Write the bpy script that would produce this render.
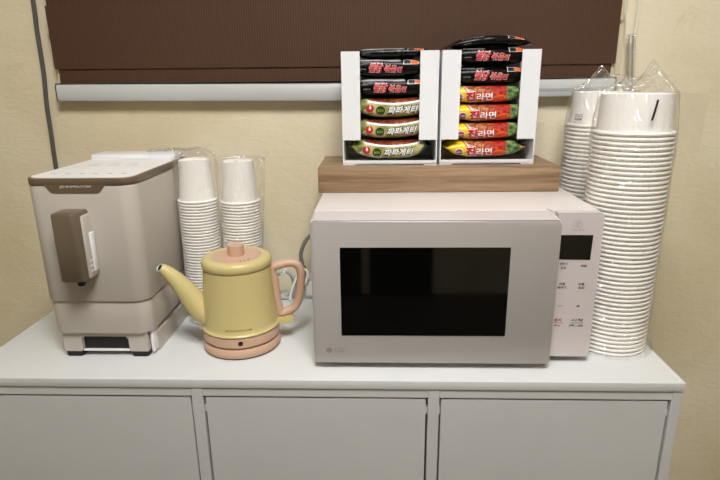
import bpy, bmesh, math, random
from mathutils import Vector, Matrix, noise

for o in list(bpy.data.objects):
    bpy.data.objects.remove(o)
SC = bpy.context.scene
COL = SC.collection
T = 0.80                       # height of the worktop above the floor
random.seed(5)

# ------------------------------------------------------------------ camera
F_PX = 543.04
YAW, PITCH, ROLL = -0.0372, 0.2844, -0.0118
fw = Vector((math.sin(YAW)*math.cos(PITCH), math.cos(YAW)*math.cos(PITCH), -math.sin(PITCH)))
rt0 = Vector((math.cos(YAW), -math.sin(YAW), 0))
up0 = rt0.cross(fw)
rt = math.cos(ROLL)*rt0 + math.sin(ROLL)*up0
up = -math.sin(ROLL)*rt0 + math.cos(ROLL)*up0
cd = bpy.data.cameras.new('camera')
cam = bpy.data.objects.new('camera', cd)
COL.objects.link(cam)
cd.sensor_width = 36
cd.lens = F_PX/720*36
cd.clip_start = 0.02
cam.matrix_world = Matrix(((rt.x, up.x, -fw.x, -0.4908), (rt.y, up.y, -fw.y, -0.7874),
                           (rt.z, up.z, -fw.z, 0.4703+T), (0, 0, 0, 1)))
SC.camera = cam

# ------------------------------------------------------------------ world and exposure
w = bpy.data.worlds.new('world')
SC.world = w
w.use_nodes = True
w.node_tree.nodes['Background'].inputs['Color'].default_value = (1, 0.985, 0.96, 1)
w.node_tree.nodes['Background'].inputs['Strength'].default_value = 0.3
LAMP_POWER = 35.5               # emission of the ceiling panel's diffuser
LAMP_POS = (-0.42, -0.82)
SC.view_settings.view_transform = 'Standard'
SC.view_settings.look = 'None'
SC.view_settings.exposure = 0.0
SC.view_settings.gamma = 1
SC.view_settings.use_curve_mapping = False


# ------------------------------------------------------------------ materials
def lin(c):
    return tuple(((v/255)/12.92 if v/255 <= 0.04045 else ((v/255+0.055)/1.055)**2.4) for v in c)


def mat(name, rgb, rough=0.5, metal=0.0, bump=0.0, bscale=200.0, var=0.0, vscale=8.0, coat=0.0, spec=0.5):
    m = bpy.data.materials.new(name)
    m.use_nodes = True
    nt = m.node_tree
    b = nt.nodes['Principled BSDF']
    c = lin(rgb)
    b.inputs['Base Color'].default_value = (*c, 1)
    b.inputs['Roughness'].default_value = rough
    b.inputs['Metallic'].default_value = metal
    b.inputs['Specular IOR Level'].default_value = spec
    b.inputs['Coat Weight'].default_value = coat
    tc = nt.nodes.new('ShaderNodeTexCoord')
    n = nt.nodes.new('ShaderNodeTexNoise')
    n.inputs['Scale'].default_value = vscale
    n.inputs['Detail'].default_value = 4
    nt.links.new(tc.outputs['Object'], n.inputs['Vector'])
    v = var if var else 0.02
    r = nt.nodes.new('ShaderNodeValToRGB')
    r.color_ramp.elements[0].position = 0.3
    r.color_ramp.elements[1].position = 0.7
    r.color_ramp.elements[0].color = (*[x*(1-v) for x in c], 1)
    r.color_ramp.elements[1].color = (*[min(1, x*(1+v)) for x in c], 1)
    nt.links.new(n.outputs['Fac'], r.inputs['Fac'])
    nt.links.new(r.outputs['Color'], b.inputs['Base Color'])
    if bump:
        n2 = nt.nodes.new('ShaderNodeTexNoise')
        n2.inputs['Scale'].default_value = bscale
        n2.inputs['Detail'].default_value = 3
        nt.links.new(tc.outputs['Object'], n2.inputs['Vector'])
        bp = nt.nodes.new('ShaderNodeBump')
        bp.inputs['Strength'].default_value = bump
        bp.inputs['Distance'].default_value = 0.002
        nt.links.new(n2.outputs['Fac'], bp.inputs['Height'])
        nt.links.new(bp.outputs['Normal'], b.inputs['Normal'])
    return m


def wall_material():
    m = bpy.data.materials.new('mottled_cream_wallpaper')
    m.use_nodes = True
    nt = m.node_tree
    L = nt.links.new
    b = nt.nodes['Principled BSDF']
    b.inputs['Roughness'].default_value = 0.75
    tc = nt.nodes.new('ShaderNodeTexCoord')
    n1 = nt.nodes.new('ShaderNodeTexNoise')
    n1.inputs['Scale'].default_value = 3.2
    n1.inputs['Detail'].default_value = 8
    n1.inputs['Distortion'].default_value = 0.8
    L(tc.outputs['Object'], n1.inputs['Vector'])
    r1 = nt.nodes.new('ShaderNodeValToRGB')
    e = r1.color_ramp.elements
    e[0].position = 0.30
    e[0].color = (*lin((217, 203, 169)), 1)
    e[1].position = 0.68
    e[1].color = (*lin((234, 224, 198)), 1)
    k = e.new(0.5)
    k.color = (*lin((226, 213, 182)), 1)
    L(n1.outputs['Fac'], r1.inputs['Fac'])
    # brownish scuffs
    n2 = nt.nodes.new('ShaderNodeTexNoise')
    n2.inputs['Scale'].default_value = 7
    n2.inputs['Detail'].default_value = 10
    n2.inputs['Roughness'].default_value = 0.7
    n2.inputs['Distortion'].default_value = 1.5
    L(tc.outputs['Object'], n2.inputs['Vector'])
    r2 = nt.nodes.new('ShaderNodeValToRGB')
    r2.color_ramp.elements[0].position = 0.62
    r2.color_ramp.elements[0].color = (0, 0, 0, 1)
    r2.color_ramp.elements[1].position = 0.78
    r2.color_ramp.elements[1].color = (0.5, 0.5, 0.5, 1)
    L(n2.outputs['Fac'], r2.inputs['Fac'])
    mx = nt.nodes.new('ShaderNodeMix')
    mx.data_type = 'RGBA'
    L(r2.outputs['Color'], mx.inputs['Factor'])
    L(r1.outputs['Color'], mx.inputs['A'])
    mx.inputs['B'].default_value = (*lin((186, 164, 116)), 1)
    L(mx.outputs['Result'], b.inputs['Base Color'])
    # trowelled relief
    mp = nt.nodes.new('ShaderNodeMapping')
    mp.inputs['Scale'].default_value = (1.0, 1.0, 2.4)
    L(tc.outputs['Object'], mp.inputs['Vector'])
    n3 = nt.nodes.new('ShaderNodeTexNoise')
    n3.inputs['Scale'].default_value = 36
    n3.inputs['Detail'].default_value = 7
    n3.inputs['Distortion'].default_value = 1.2
    L(mp.outputs['Vector'], n3.inputs['Vector'])
    bp = nt.nodes.new('ShaderNodeBump')
    bp.inputs['Strength'].default_value = 0.2
    bp.inputs['Distance'].default_value = 0.006
    L(n3.outputs['Fac'], bp.inputs['Height'])
    L(bp.outputs['Normal'], b.inputs['Normal'])
    return m


def wood_material():
    m = bpy.data.materials.new('oak_grain_board')
    m.use_nodes = True
    nt = m.node_tree
    L = nt.links.new
    b = nt.nodes['Principled BSDF']
    b.inputs['Roughness'].default_value = 0.5
    tc = nt.nodes.new('ShaderNodeTexCoord')
    mp = nt.nodes.new('ShaderNodeMapping')
    mp.inputs['Scale'].default_value = (1.3, 14, 26)
    L(tc.outputs['Object'], mp.inputs['Vector'])
    n = nt.nodes.new('ShaderNodeTexNoise')
    n.inputs['Scale'].default_value = 3.2
    n.inputs['Detail'].default_value = 9
    n.inputs['Roughness'].default_value = 0.65
    n.inputs['Distortion'].default_value = 0.5
    L(mp.outputs['Vector'], n.inputs['Vector'])
    r = nt.nodes.new('ShaderNodeValToRGB')
    e = r.color_ramp.elements
    e[0].position = 0.33
    e[0].color = (*lin((116, 90, 66)), 1)
    e[1].position = 0.66
    e[1].color = (*lin((168, 140, 110)), 1)
    k = e.new(0.5)
    k.color = (*lin((146, 119, 91)), 1)
    L(n.outputs['Fac'], r.inputs['Fac'])
    L(r.outputs['Color'], b.inputs['Base Color'])
    bp = nt.nodes.new('ShaderNodeBump')
    bp.inputs['Strength'].default_value = 0.1
    bp.inputs['Distance'].default_value = 0.001
    L(n.outputs['Fac'], bp.inputs['Height'])
    L(bp.outputs['Normal'], b.inputs['Normal'])
    return m


def blind_material():
    m = bpy.data.materials.new('ribbed_brown_blind_fabric')
    m.use_nodes = True
    nt = m.node_tree
    L = nt.links.new
    b = nt.nodes['Principled BSDF']
    b.inputs['Roughness'].default_value = 0.7
    tc = nt.nodes.new('ShaderNodeTexCoord')
    wv = nt.nodes.new('ShaderNodeTexWave')
    wv.bands_direction = 'X'
    wv.inputs['Scale'].default_value = 62
    wv.inputs['Distortion'].default_value = 0.25
    L(tc.outputs['Object'], wv.inputs['Vector'])
    r = nt.nodes.new('ShaderNodeValToRGB')
    r.color_ramp.elements[0].color = (*lin((64, 37, 19)), 1)
    r.color_ramp.elements[1].color = (*lin((86, 54, 31)), 1)
    L(wv.outputs['Fac'], r.inputs['Fac'])
    wz = nt.nodes.new('ShaderNodeTexWave')
    wz.bands_direction = 'Z'
    wz.inputs['Scale'].default_value = 90
    L(tc.outputs['Object'], wz.inputs['Vector'])
    mx = nt.nodes.new('ShaderNodeMix')
    mx.data_type = 'RGBA'
    mx.blend_type = 'MULTIPLY'
    mx.inputs['Factor'].default_value = 0.12
    L(r.outputs['Color'], mx.inputs['A'])
    L(wz.outputs['Color'], mx.inputs['B'])
    L(mx.outputs['Result'], b.inputs['Base Color'])
    bp = nt.nodes.new('ShaderNodeBump')
    bp.inputs['Strength'].default_value = 0.3
    bp.inputs['Distance'].default_value = 0.001
    L(wv.outputs['Fac'], bp.inputs['Height'])
    L(bp.outputs['Normal'], b.inputs['Normal'])
    return m


def film_material(name, haze=0.05, fres=1.0, crease=0.08):
    m = bpy.data.materials.new(name)
    m.use_nodes = True
    nt = m.node_tree
    nt.nodes.clear()
    L = nt.links.new
    out = nt.nodes.new('ShaderNodeOutputMaterial')
    tr = nt.nodes.new('ShaderNodeBsdfTransparent')
    tr.inputs['Color'].default_value = (1, 1, 1, 1)
    gl = nt.nodes.new('ShaderNodeBsdfGlossy')
    gl.inputs['Roughness'].default_value = 0.16
    gl.inputs['Color'].default_value = (1, 1, 1, 1)
    df = nt.nodes.new('ShaderNodeBsdfDiffuse')
    df.inputs['Color'].default_value = (0.85, 0.84, 0.82, 1)
    tc = nt.nodes.new('ShaderNodeTexCoord')
    n = nt.nodes.new('ShaderNodeTexNoise')
    mp = nt.nodes.new('ShaderNodeMapping')
    mp.inputs['Rotation'].default_value = (0.35, 0.5, 0.2)
    mp.inputs['Scale'].default_value = (1.5, 1.5, 0.55)
    L(tc.outputs['Object'], mp.inputs['Vector'])
    n0 = nt.nodes.new('ShaderNodeTexNoise')
    n0.inputs['Scale'].default_value = 15
    n0.inputs['Detail'].default_value = 3
    n0.inputs['Distortion'].default_value = 1.0
    L(mp.outputs['Vector'], n0.inputs['Vector'])
    s1 = nt.nodes.new('ShaderNodeMath')
    s1.operation = 'SUBTRACT'
    s1.inputs[1].default_value = 0.5
    L(n0.outputs['Fac'], s1.inputs[0])
    n = nt.nodes.new('ShaderNodeMath')
    n.operation = 'ABSOLUTE'
    L(s1.outputs[0], n.inputs[0])
    bp = nt.nodes.new('ShaderNodeBump')
    bp.inputs['Strength'].default_value = 1.0
    bp.inputs['Distance'].default_value = 0.075
    L(n.outputs[0], bp.inputs['Height'])
    L(bp.outputs['Normal'], gl.inputs['Normal'])
    fr = nt.nodes.new('ShaderNodeLayerWeight')
    fr.inputs['Blend'].default_value = 0.5
    pw = nt.nodes.new('ShaderNodeMath')
    pw.operation = 'POWER'
    pw.inputs[1].default_value = 4.5
    L(fr.outputs['Facing'], pw.inputs[0])
    ml = nt.nodes.new('ShaderNodeMath')
    ml.operation = 'MULTIPLY_ADD'
    ml.use_clamp = True
    ml.inputs[1].default_value = 0.75*fres
    ml.inputs[2].default_value = 0.085*fres
    L(pw.outputs[0], ml.inputs[0])
    m1 = nt.nodes.new('ShaderNodeMixShader')
    cr = nt.nodes.new('ShaderNodeMapRange')
    L(n.outputs[0], cr.inputs['Value'])
    cr.inputs['From Min'].default_value = 0.0
    cr.inputs['From Max'].default_value = 0.012
    cr.inputs['To Min'].default_value = haze+crease
    cr.inputs['To Max'].default_value = haze
    L(cr.outputs[0], m1.inputs['Fac'])
    L(tr.outputs['BSDF'], m1.inputs[1])
    L(df.outputs['BSDF'], m1.inputs[2])
    m2 = nt.nodes.new('ShaderNodeMixShader')
    L(ml.outputs['Value'], m2.inputs['Fac'])
    L(m1.outputs['Shader'], m2.inputs[1])
    L(gl.outputs['BSDF'], m2.inputs[2])
    L(m2.outputs['Shader'], out.inputs['Surface'])
    return m


class Nodes:
    """small helper to compose printed wrappers from masks in object space"""
    def __init__(s, name, rough=0.28):
        s.m = bpy.data.materials.new(name)
        s.m.use_nodes = True
        s.nt = s.m.node_tree
        s.b = s.nt.nodes['Principled BSDF']
        s.b.inputs['Roughness'].default_value = rough
        tc = s.nt.nodes.new('ShaderNodeTexCoord')
        sp = s.nt.nodes.new('ShaderNodeSeparateXYZ')
        s.nt.links.new(tc.outputs['Object'], sp.inputs[0])
        s.co = tc.outputs['Object']
        s.x, s.y, s.z = sp.outputs
        s.col = None

    def mth(s, op, a, b=None, c=None):
        n = s.nt.nodes.new('ShaderNodeMath')
        n.operation = op
        for i, v in enumerate((a, b, c)):
            if v is None:
                continue
            if isinstance(v, (int, float)):
                n.inputs[i].default_value = v
            else:
                s.nt.links.new(v, n.inputs[i])
        return n.outputs[0]

    def noise(s, scale, detail=3, dist=0.0):
        n = s.nt.nodes.new('ShaderNodeTexNoise')
        n.inputs['Scale'].default_value = scale
        n.inputs['Detail'].default_value = detail
        n.inputs['Distortion'].default_value = dist
        s.nt.links.new(s.co, n.inputs['Vector'])
        return n.outputs['Fac']

    def step(s, v, edge, soft):
        """0 below edge, 1 above"""
        n = s.nt.nodes.new('ShaderNodeMapRange')
        n.clamp = True
        s.nt.links.new(v, n.inputs['Value'])
        n.inputs['From Min'].default_value = edge-soft
        n.inputs['From Max'].default_value = edge+soft
        return n.outputs[0]

    def ramp(s, v, stops):
        r = s.nt.nodes.new('ShaderNodeValToRGB')
        e = r.color_ramp.elements
        e[0].position, e[0].color = stops[0][0], (*lin(stops[0][1]), 1)
        e[1].position, e[1].color = stops[-1][0], (*lin(stops[-1][1]), 1)
        for p, c in stops[1:-1]:
            k = e.new(p)
            k.color = (*lin(c), 1)
        s.nt.links.new(v, r.inputs['Fac'])
        return r.outputs['Color']

    def over(s, mask, color):
        n = s.nt.nodes.new('ShaderNodeMix')
        n.data_type = 'RGBA'
        s.nt.links.new(mask, n.inputs['Factor'])
        if isinstance(s.col, tuple):
            n.inputs['A'].default_value = (*lin(s.col), 1)
        else:
            s.nt.links.new(s.col, n.inputs['A'])
        if isinstance(color, tuple):
            n.inputs['B'].default_value = (*lin(color), 1)
        else:
            s.nt.links.new(color, n.inputs['B'])
        s.col = n.outputs['Result']

    def done(s, bump=0.25):
        if isinstance(s.col, tuple):
            s.b.inputs['Base Color'].default_value = (*lin(s.col), 1)
        else:
            s.nt.links.new(s.col, s.b.inputs['Base Color'])
        bp = s.nt.nodes.new('ShaderNodeBump')
        bp.inputs['Strength'].default_value = bump
        bp.inputs['Distance'].default_value = 0.004
        s.nt.links.new(s.noise(45, 3, 0.8), bp.inputs['Height'])
        s.nt.links.new(bp.outputs['Normal'], s.b.inputs['Normal'])
        return s.m


def green_wrapper():
    k = Nodes('olive_gold_noodle_wrapper')
    k.col = k.ramp(k.noise(38, 2), [(0.3, (132, 130, 74)), (0.5, (182, 176, 118)), (0.7, (214, 206, 156))])
    # dark green end at the right
    k.over(k.step(k.mth('ADD', k.x, k.mth('MULTIPLY', k.z, -0.6)), 0.060, 0.002), (24, 62, 40))
    # noodle picture above a sagging white swoosh
    sag = k.mth('SUBTRACT', k.z, k.mth('MULTIPLY', k.mth('MULTIPLY', k.mth('ADD', k.x, -0.004), k.mth('ADD', k.x, -0.004)), 2.6))
    k.over(k.step(sag, 0.0060, 0.0006), (232, 232, 226))
    k.over(k.step(sag, 0.0092, 0.0006), k.ramp(k.noise(160, 3, 1.5), [(0.35, (40, 12, 8)), (0.5, (104, 38, 20)), (0.66, (180, 100, 62))]))
    # left wing stays green
    k.over(k.step(k.mth('MULTIPLY', k.x, -1.0), 0.050, 0.003), k.ramp(k.noise(60, 2), [(0.4, (104, 118, 52)), (0.6, (176, 178, 104)), (0.7, (226, 222, 170))]))
    return k.done(0.5)


def yellow_wrapper():
    k = Nodes('yellow_and_red_noodle_wrapper')
    k.col = k.ramp(k.noise(120, 3, 1.4), [(0.32, (92, 34, 18)), (0.47, (160, 76, 38)), (0.58, (206, 130, 82)), (0.7, (228, 176, 130))])
    k.over(k.step(k.x, 0.005, 0.012), k.ramp(k.noise(90, 3, 1.2), [(0.3, (104, 14, 14)), (0.5, (190, 40, 32)), (0.68, (226, 96, 60))]))
    k.over(k.step(k.mth('ADD', k.x, k.mth('MULTIPLY', k.noise(50, 2), 0.02)), 0.050, 0.003), k.ramp(k.noise(110, 3), [(0.35, (40, 68, 34)), (0.5, (92, 128, 70)), (0.7, (160, 176, 120))]))
    k.over(k.step(k.x, 0.066, 0.002), k.ramp(k.noise(110, 3), [(0.35, (120, 44, 20)), (0.6, (186, 140, 96))]))
    dg = k.mth('ADD', k.mth('MULTIPLY', k.x, -1.0), k.mth('MULTIPLY', k.z, -0.75))
    k.over(k.step(dg, 0.0265, 0.0007), (226, 196, 176))
    k.over(k.step(dg, 0.0300, 0.0007), (150, 104, 60))
    k.over(k.step(dg, 0.0330, 0.0007), (236, 204, 34))
    return k.done(0.5)


def black_wrapper(name, seam):
    k = Nodes(name, 0.22)
    k.col = (9, 8, 8)
    k.b.inputs['Specular IOR Level'].default_value = 0.22
    if seam:  # pale fold line, its highlight painted into the wrapper colour
        k.over(k.step(k.mth('ADD', k.z, k.mth('MULTIPLY', k.noise(30, 2), 0.004)), 0.0135, 0.0007), (196, 196, 196))
        k.over(k.step(k.mth('ADD', k.x, k.mth('MULTIPLY', k.z, 0.4)), 0.030, 0.001), (14, 12, 12))
    else:
        k.over(k.step(k.mth('ADD', k.z, k.mth('MULTIPLY', k.noise(60, 2), 0.004)), 0.0165, 0.001), (40, 38, 37))
    return k.done(0.5)


M = {}
M['wall'] = wall_material()
M['wood'] = wood_material()
M['blind'] = blind_material()
M['film'] = film_material('clear_plastic_film', 0.03, 1.1)
M['ceiling'] = mat('ceiling_paint', (232, 230, 224), 0.8)
M['floor'] = mat('grey_brown_floor', (74, 66, 58), 0.5, var=0.1, vscale=3)
M['darkpanel'] = mat('dark_brown_panel_paint', (30, 24, 20), 0.4)
M['board'] = mat('white_laminate', (213, 214, 214), 0.42, bump=0.02, bscale=400)
M['door'] = mat('shaded_white_front', (204, 203, 202), 0.5, bump=0.02, bscale=400)  # darker than the worktop white: shade on the fronts put into the colour
M['gap'] = mat('dark_gap', (26, 25, 24), 0.8)
M['mw'] = mat('pinkish_grey_enamel', (205, 195, 194), 0.34, bump=0.015, bscale=500)
M['mwtop'] = mat('pale_painted_steel', (219, 211, 206), 0.4, bump=0.03, bscale=600)
M['mwdoor'] = mat('greyish_glossy_door_enamel', (168, 162, 158), 0.2, bump=0.01, bscale=400)
M['glass'] = mat('black_glass', (6, 6, 6), 0.04)
M['disp'] = mat('black_display', (8, 8, 8), 0.12)
M['ink'] = mat('grey_ink', (84, 76, 76), 0.6)
M['inkred'] = mat('red_ink', (178, 40, 60), 0.6)
M['badge'] = mat('grey_badge_print', (140, 132, 130), 0.4)
M['inkpale'] = mat('pale_grey_ink', (166, 158, 156), 0.5)
M['foot'] = mat('black_rubber', (18, 18, 18), 0.6)
M['coffee'] = mat('warm_beige_plastic', (187, 179, 169), 0.33, bump=0.01, bscale=600)
M['brown'] = mat('bronze_brown_trim', (118, 101, 82), 0.32, metal=0.35)
M['bronze'] = mat('bronze_spout_cover', (122, 108, 92), 0.30, metal=0.45)
M['ctop'] = mat('glossy_pale_lid', (242, 240, 238), 0.35)
M['cwhite'] = mat('white_plastic', (234, 234, 236), 0.3)
M['silver'] = mat('silver_lettering', (208, 200, 190), 0.3, metal=0.4)
M['yellow'] = mat('cream_yellow_enamel', (207, 191, 132), 0.36, bump=0.015, bscale=500)
M['peach'] = mat('peach_plastic', (204, 168, 143), 0.45)
M['peachdk'] = mat('peach_brown_lettering', (150, 122, 74), 0.5)
M['steel'] = mat('stainless_steel', (205, 202, 198), 0.4, metal=0.5)
M['paper'] = mat('white_paper_cup', (248, 245, 239), 0.55)
M['card'] = mat('white_cardboard', (232, 233, 236), 0.6)
M['rail'] = mat('white_aluminium_rail', (192, 194, 192), 0.4)
M['railcap'] = mat('dark_rail_edge', (70, 66, 60), 0.6)
M['sheer'] = mat('cream_sheer_fabric', (226, 214, 182), 0.8)
M['cable'] = mat('grey_cable_jacket', (86, 84, 80), 0.5)
M['plug'] = mat('grey_plug_plastic', (118, 116, 112), 0.5)
M['strip'] = mat('pale_grey_plastic', (178, 178, 174), 0.45)
M['cord'] = mat('white_cord', (232, 230, 224), 0.5)
M['weight'] = film_material('clear_cord_weight', 0.10, 1.0)
M['wcore'] = mat('grey_cord_beads', (150, 146, 140), 0.35, metal=0.5)
M['white'] = mat('white_print', (240, 240, 238), 0.4)
M['black'] = mat('black_print', (14, 13, 13), 0.35)
M['red'] = mat('red_print', (196, 28, 40), 0.35)
M['crimson'] = mat('crimson_print', (206, 44, 62), 0.35)
M['pink'] = mat('pale_pink_print', (240, 196, 192), 0.4)
M['orange'] = mat('orange_print', (232, 104, 40), 0.35)
M['lime'] = mat('lime_print', (150, 176, 60), 0.35)
M['dkgreen'] = mat('dark_green_print', (34, 58, 22), 0.35)
M['purple'] = mat('plum_print', (150, 40, 84), 0.35)
M['cream'] = mat('pale_cream_print', (246, 236, 196), 0.4)
M['green'] = green_wrapper()
M['gold'] = yellow_wrapper()
M['blackpack'] = black_wrapper('black_noodle_wrapper', False)
M['blackhighlight'] = black_wrapper('black_noodle_wrapper_with_fold_highlight', True)
lm = bpy.data.materials.new('glowing_diffuser')
lm.use_nodes = True
nt = lm.node_tree
nt.nodes.clear()
_o = nt.nodes.new('ShaderNodeOutputMaterial')
_e = nt.nodes.new('ShaderNodeEmission')
_e.inputs['Color'].default_value = (1.0, 0.992, 0.975, 1)
_e.inputs['Strength'].default_value = LAMP_POWER
nt.links.new(_e.outputs[0], _o.inputs['Surface'])
M['lamp'] = lm


# ------------------------------------------------------------------ mesh helpers
def link(name, bm, m, parent=None, smooth=35, loc=None):
    bmesh.ops.recalc_face_normals(bm, faces=bm.faces)
    me = bpy.data.meshes.new(name)
    bm.to_mesh(me)
    bm.free()
    for mm in (m if isinstance(m, (list, tuple)) else [m]):
        me.materials.append(M[mm] if isinstance(mm, str) else mm)
    if smooth:
        for p in me.polygons:
            p.use_smooth = True
        me.set_sharp_from_angle(angle=math.radians(smooth))
    o = bpy.data.objects.new(name, me)
    COL.objects.link(o)
    if parent:
        o.parent = parent
    if loc:
        o.location = loc
    return o


def empty(name, loc, rz=0.0):
    o = bpy.data.objects.new(name, None)
    o.empty_display_size = 0.02
    COL.objects.link(o)
    o.location = loc
    o.rotation_euler = (0, 0, rz)
    return o


def tag(o, label, cat, group=None):
    o['label'] = label
    o['category'] = cat
    if group:
        o['group'] = group
    return o


def struct(o):
    o['kind'] = 'structure'
    return o


def box(bm, x0, x1, y0, y1, z0, z1, bev=0.0, seg=2):
    vs = [bm.verts.new((x, y, z)) for x in (x0, x1) for y in (y0, y1) for z in (z0, z1)]
    fs = [(0, 1, 3, 2), (4, 6, 7, 5), (0, 4, 5, 1), (2, 3, 7, 6), (0, 2, 6, 4), (1, 5, 7, 3)]
    faces = [bm.faces.new([vs[i] for i in f]) for f in fs]
    if bev:
        ed = list({e for f in faces for e in f.edges})
        bmesh.ops.bevel(bm, geom=ed, offset=bev, segments=seg, profile=0.5, affect='EDGES')
    return bm


def nb():
    return bmesh.new()


def rrect(x0, x1, y0, y1, r, n=8):
    """r: radii for corners (x0,y0),(x1,y0),(x1,y1),(x0,y1), counter-clockwise polygon"""
    if not isinstance(r, (tuple, list)):
        r = (r,)*4
    pts = []
    for (cx, cy, rr, a0) in ((x0+r[0], y0+r[0], r[0], math.pi), (x1-r[1], y0+r[1], r[1], 1.5*math.pi),
                             (x1-r[2], y1-r[2], r[2], 0), (x0+r[3], y1-r[3], r[3], 0.5*math.pi)):
        if rr <= 0:
            pts.append((cx, cy))
            continue
        for i in range(n+1):
            a = a0+0.5*math.pi*i/n
            pts.append((cx+rr*math.cos(a), cy+rr*math.sin(a)))
    return pts


def loft(bm, rings, cap0=True, cap1=True):
    """rings: lists of 3d points with equal length, closed loops"""
    vr = [[bm.verts.new(p) for p in r] for r in rings]
    n = len(vr[0])
    for a, b in zip(vr, vr[1:]):
        for i in range(n):
            j = (i+1) % n
            bm.faces.new((a[i], a[j], b[j], b[i]))
    if cap0:
        bm.faces.new(list(reversed(vr[0])))
    if cap1:
        bm.faces.new(vr[-1])
    return vr


def prism_z(bm, pts, z0, z1, bev=0.0):
    """plan polygon extruded upward, optionally with small chamfered ends"""
    cx = sum(p[0] for p in pts)/len(pts)
    cy = sum(p[1] for p in pts)/len(pts)

    def sh(d):
        out = []
        for x, y in pts:
            v = Vector((x-cx, y-cy))
            sx = max(0.0, 1-d/max(1e-6, max(abs(p[0]-cx) for p in pts)))
            sy = max(0.0, 1-d/max(1e-6, max(abs(p[1]-cy) for p in pts)))
            out.append((cx+v.x*sx, cy+v.y*sy))
        return out
    if bev:
        rings = []
        for d, z in ((bev, z0), (bev*0.3, z0+bev*0.3), (0, z0+bev), (0, z1-bev), (bev*0.3, z1-bev*0.3), (bev, z1)):
            rings.append([(x, y, z) for x, y in sh(d)])
    else:
        rings = [[(x, y, z) for x, y in pts] for z in (z0, z1)]
    loft(bm, rings)
    return bm


def prism_y(bm, pts, y0, y1):
    """polygon in x-z extruded in depth"""
    loft(bm, [[(x, y, z) for x, z in pts] for y in (y0, y1)])
    return bm


def lathe(bm, prof, c=(0, 0, 0), n=48, cap0=True, cap1=True):
    rings = []
    for r, z in prof:
        rings.append([(c[0]+r*math.cos(2*math.pi*i/n), c[1]+r*math.sin(2*math.pi*i/n), c[2]+z) for i in range(n)])
    loft(bm, rings, cap0, cap1)
    return bm


def smooth_path(pts, k=6, closed=False):
    P = [Vector(p) for p in pts]
    n = len(P)
    out = []
    rng = range(n) if closed else range(n-1)
    for i in rng:
        p0 = P[(i-1) % n] if (closed or i > 0) else P[0]
        p1 = P[i]
        p2 = P[(i+1) % n]
        p3 = P[(i+2) % n] if (closed or i+2 < n) else P[-1]
        for j in range(k):
            t = j/k
            out.append(0.5*((2*p1)+(-p0+p2)*t+(2*p0-5*p1+4*p2-p3)*t*t+(-p0+3*p1-3*p2+p3)*t*t*t))
    if not closed:
        out.append(P[-1])
    return out


def tube(bm, path, rad, n=10, closed=False, flat=None, upv=None):
    """sweep a circle (or an ellipse: flat = (across, along up)) along a path; rad may be a list"""
    P = [Vector(p) for p in path]
    m = len(P)
    rings = []
    prev = None
    for i in range(m):
        if closed:
            t = (P[(i+1) % m]-P[(i-1) % m]).normalized()
        else:
            t = (P[min(i+1, m-1)]-P[max(i-1, 0)]).normalized()
        if upv is not None:
            a = Vector(upv)
            a = (a-t*a.dot(t)).normalized()
        elif prev is None:
            a = t.orthogonal().normalized()
        else:
            a = (prev-t*prev.dot(t)).normalized()
        prev = a
        b = t.cross(a)
        r = rad[i] if isinstance(rad, (list, tuple)) else rad
        ra, rb = (r*flat[0], r*flat[1]) if flat else (r, r)
        rings.append([P[i]+a*ra*math.cos(2*math.pi*j/n)+b*rb*math.sin(2*math.pi*j/n) for j in range(n)])
    if closed:
        rings.append(rings[0])
        vr = [[bm.verts.new(p) for p in r] for r in rings[:-1]]
        for k in range(len(vr)):
            A, B = vr[k], vr[(k+1) % len(vr)]
            for i in range(n):
                j = (i+1) % n
                bm.faces.new((A[i], A[j], B[j], B[i]))
    else:
        loft(bm, rings)
    return bm


def disc_pts(cx, cz, rx, rz, n=20):
    return [(cx+rx*math.cos(2*math.pi*i/n), cz+rz*math.sin(2*math.pi*i/n)) for i in range(n)]


def text_mesh(body, width=None, height=None, bold=0.0, shear=0.0, squeeze=1.0):
    """lettering as a bmesh in the x-z plane, centred, facing -y"""
    cu = bpy.data.curves.new('lettering', 'FONT')
    cu.body = body
    cu.size = 1.0
    cu.offset = bold
    cu.shear = shear
    cu.resolution_u = 3
    ob = bpy.data.objects.new('lettering', cu)
    COL.objects.link(ob)
    bpy.context.view_layer.update()
    dg = bpy.context.evaluated_depsgraph_get()
    me = bpy.data.meshes.new_from_object(ob.evaluated_get(dg))
    bm = nb()
    bm.from_mesh(me)
    bpy.data.objects.remove(ob)
    bpy.data.curves.remove(cu)
    bpy.data.meshes.remove(me)
    xs = [v.co.x for v in bm.verts]
    ys = [v.co.y for v in bm.verts]
    cx, cy = (min(xs)+max(xs))/2, (min(ys)+max(ys))/2
    sx = width/(max(xs)-min(xs)) if width else height/(max(ys)-min(ys))
    sz = height/(max(ys)-min(ys)) if height else sx
    for v in bm.verts:
        x, y = (v.co.x-cx)*sx, (v.co.y-cy)*sz
        v.co = (x, 0, y)
    return bm


def flat_text(name, body, m, parent, cx, y, cz, width=None, height=None, bold=0.0, shear=0.0, slope=0.0):
    bm = text_mesh(body, width, height, bold, shear)
    ext = bmesh.ops.extrude_face_region(bm, geom=list(bm.faces))
    for e in ext['geom']:
        if isinstance(e, bmesh.types.BMVert):
            e.co.y -= 0.0003
    for v in bm.verts:
        v.co = (v.co.x+cx, v.co.y+y+0.00005, v.co.z+cz+slope*v.co.x)
    return link(name, bm, m, parent, smooth=0)


def copy_tree(o, parent=None):
    c = o.copy()
    COL.objects.link(c)
    if parent:
        c.parent = parent
    for ch in list(o.children):
        copy_tree(ch, c)
    return c


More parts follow.
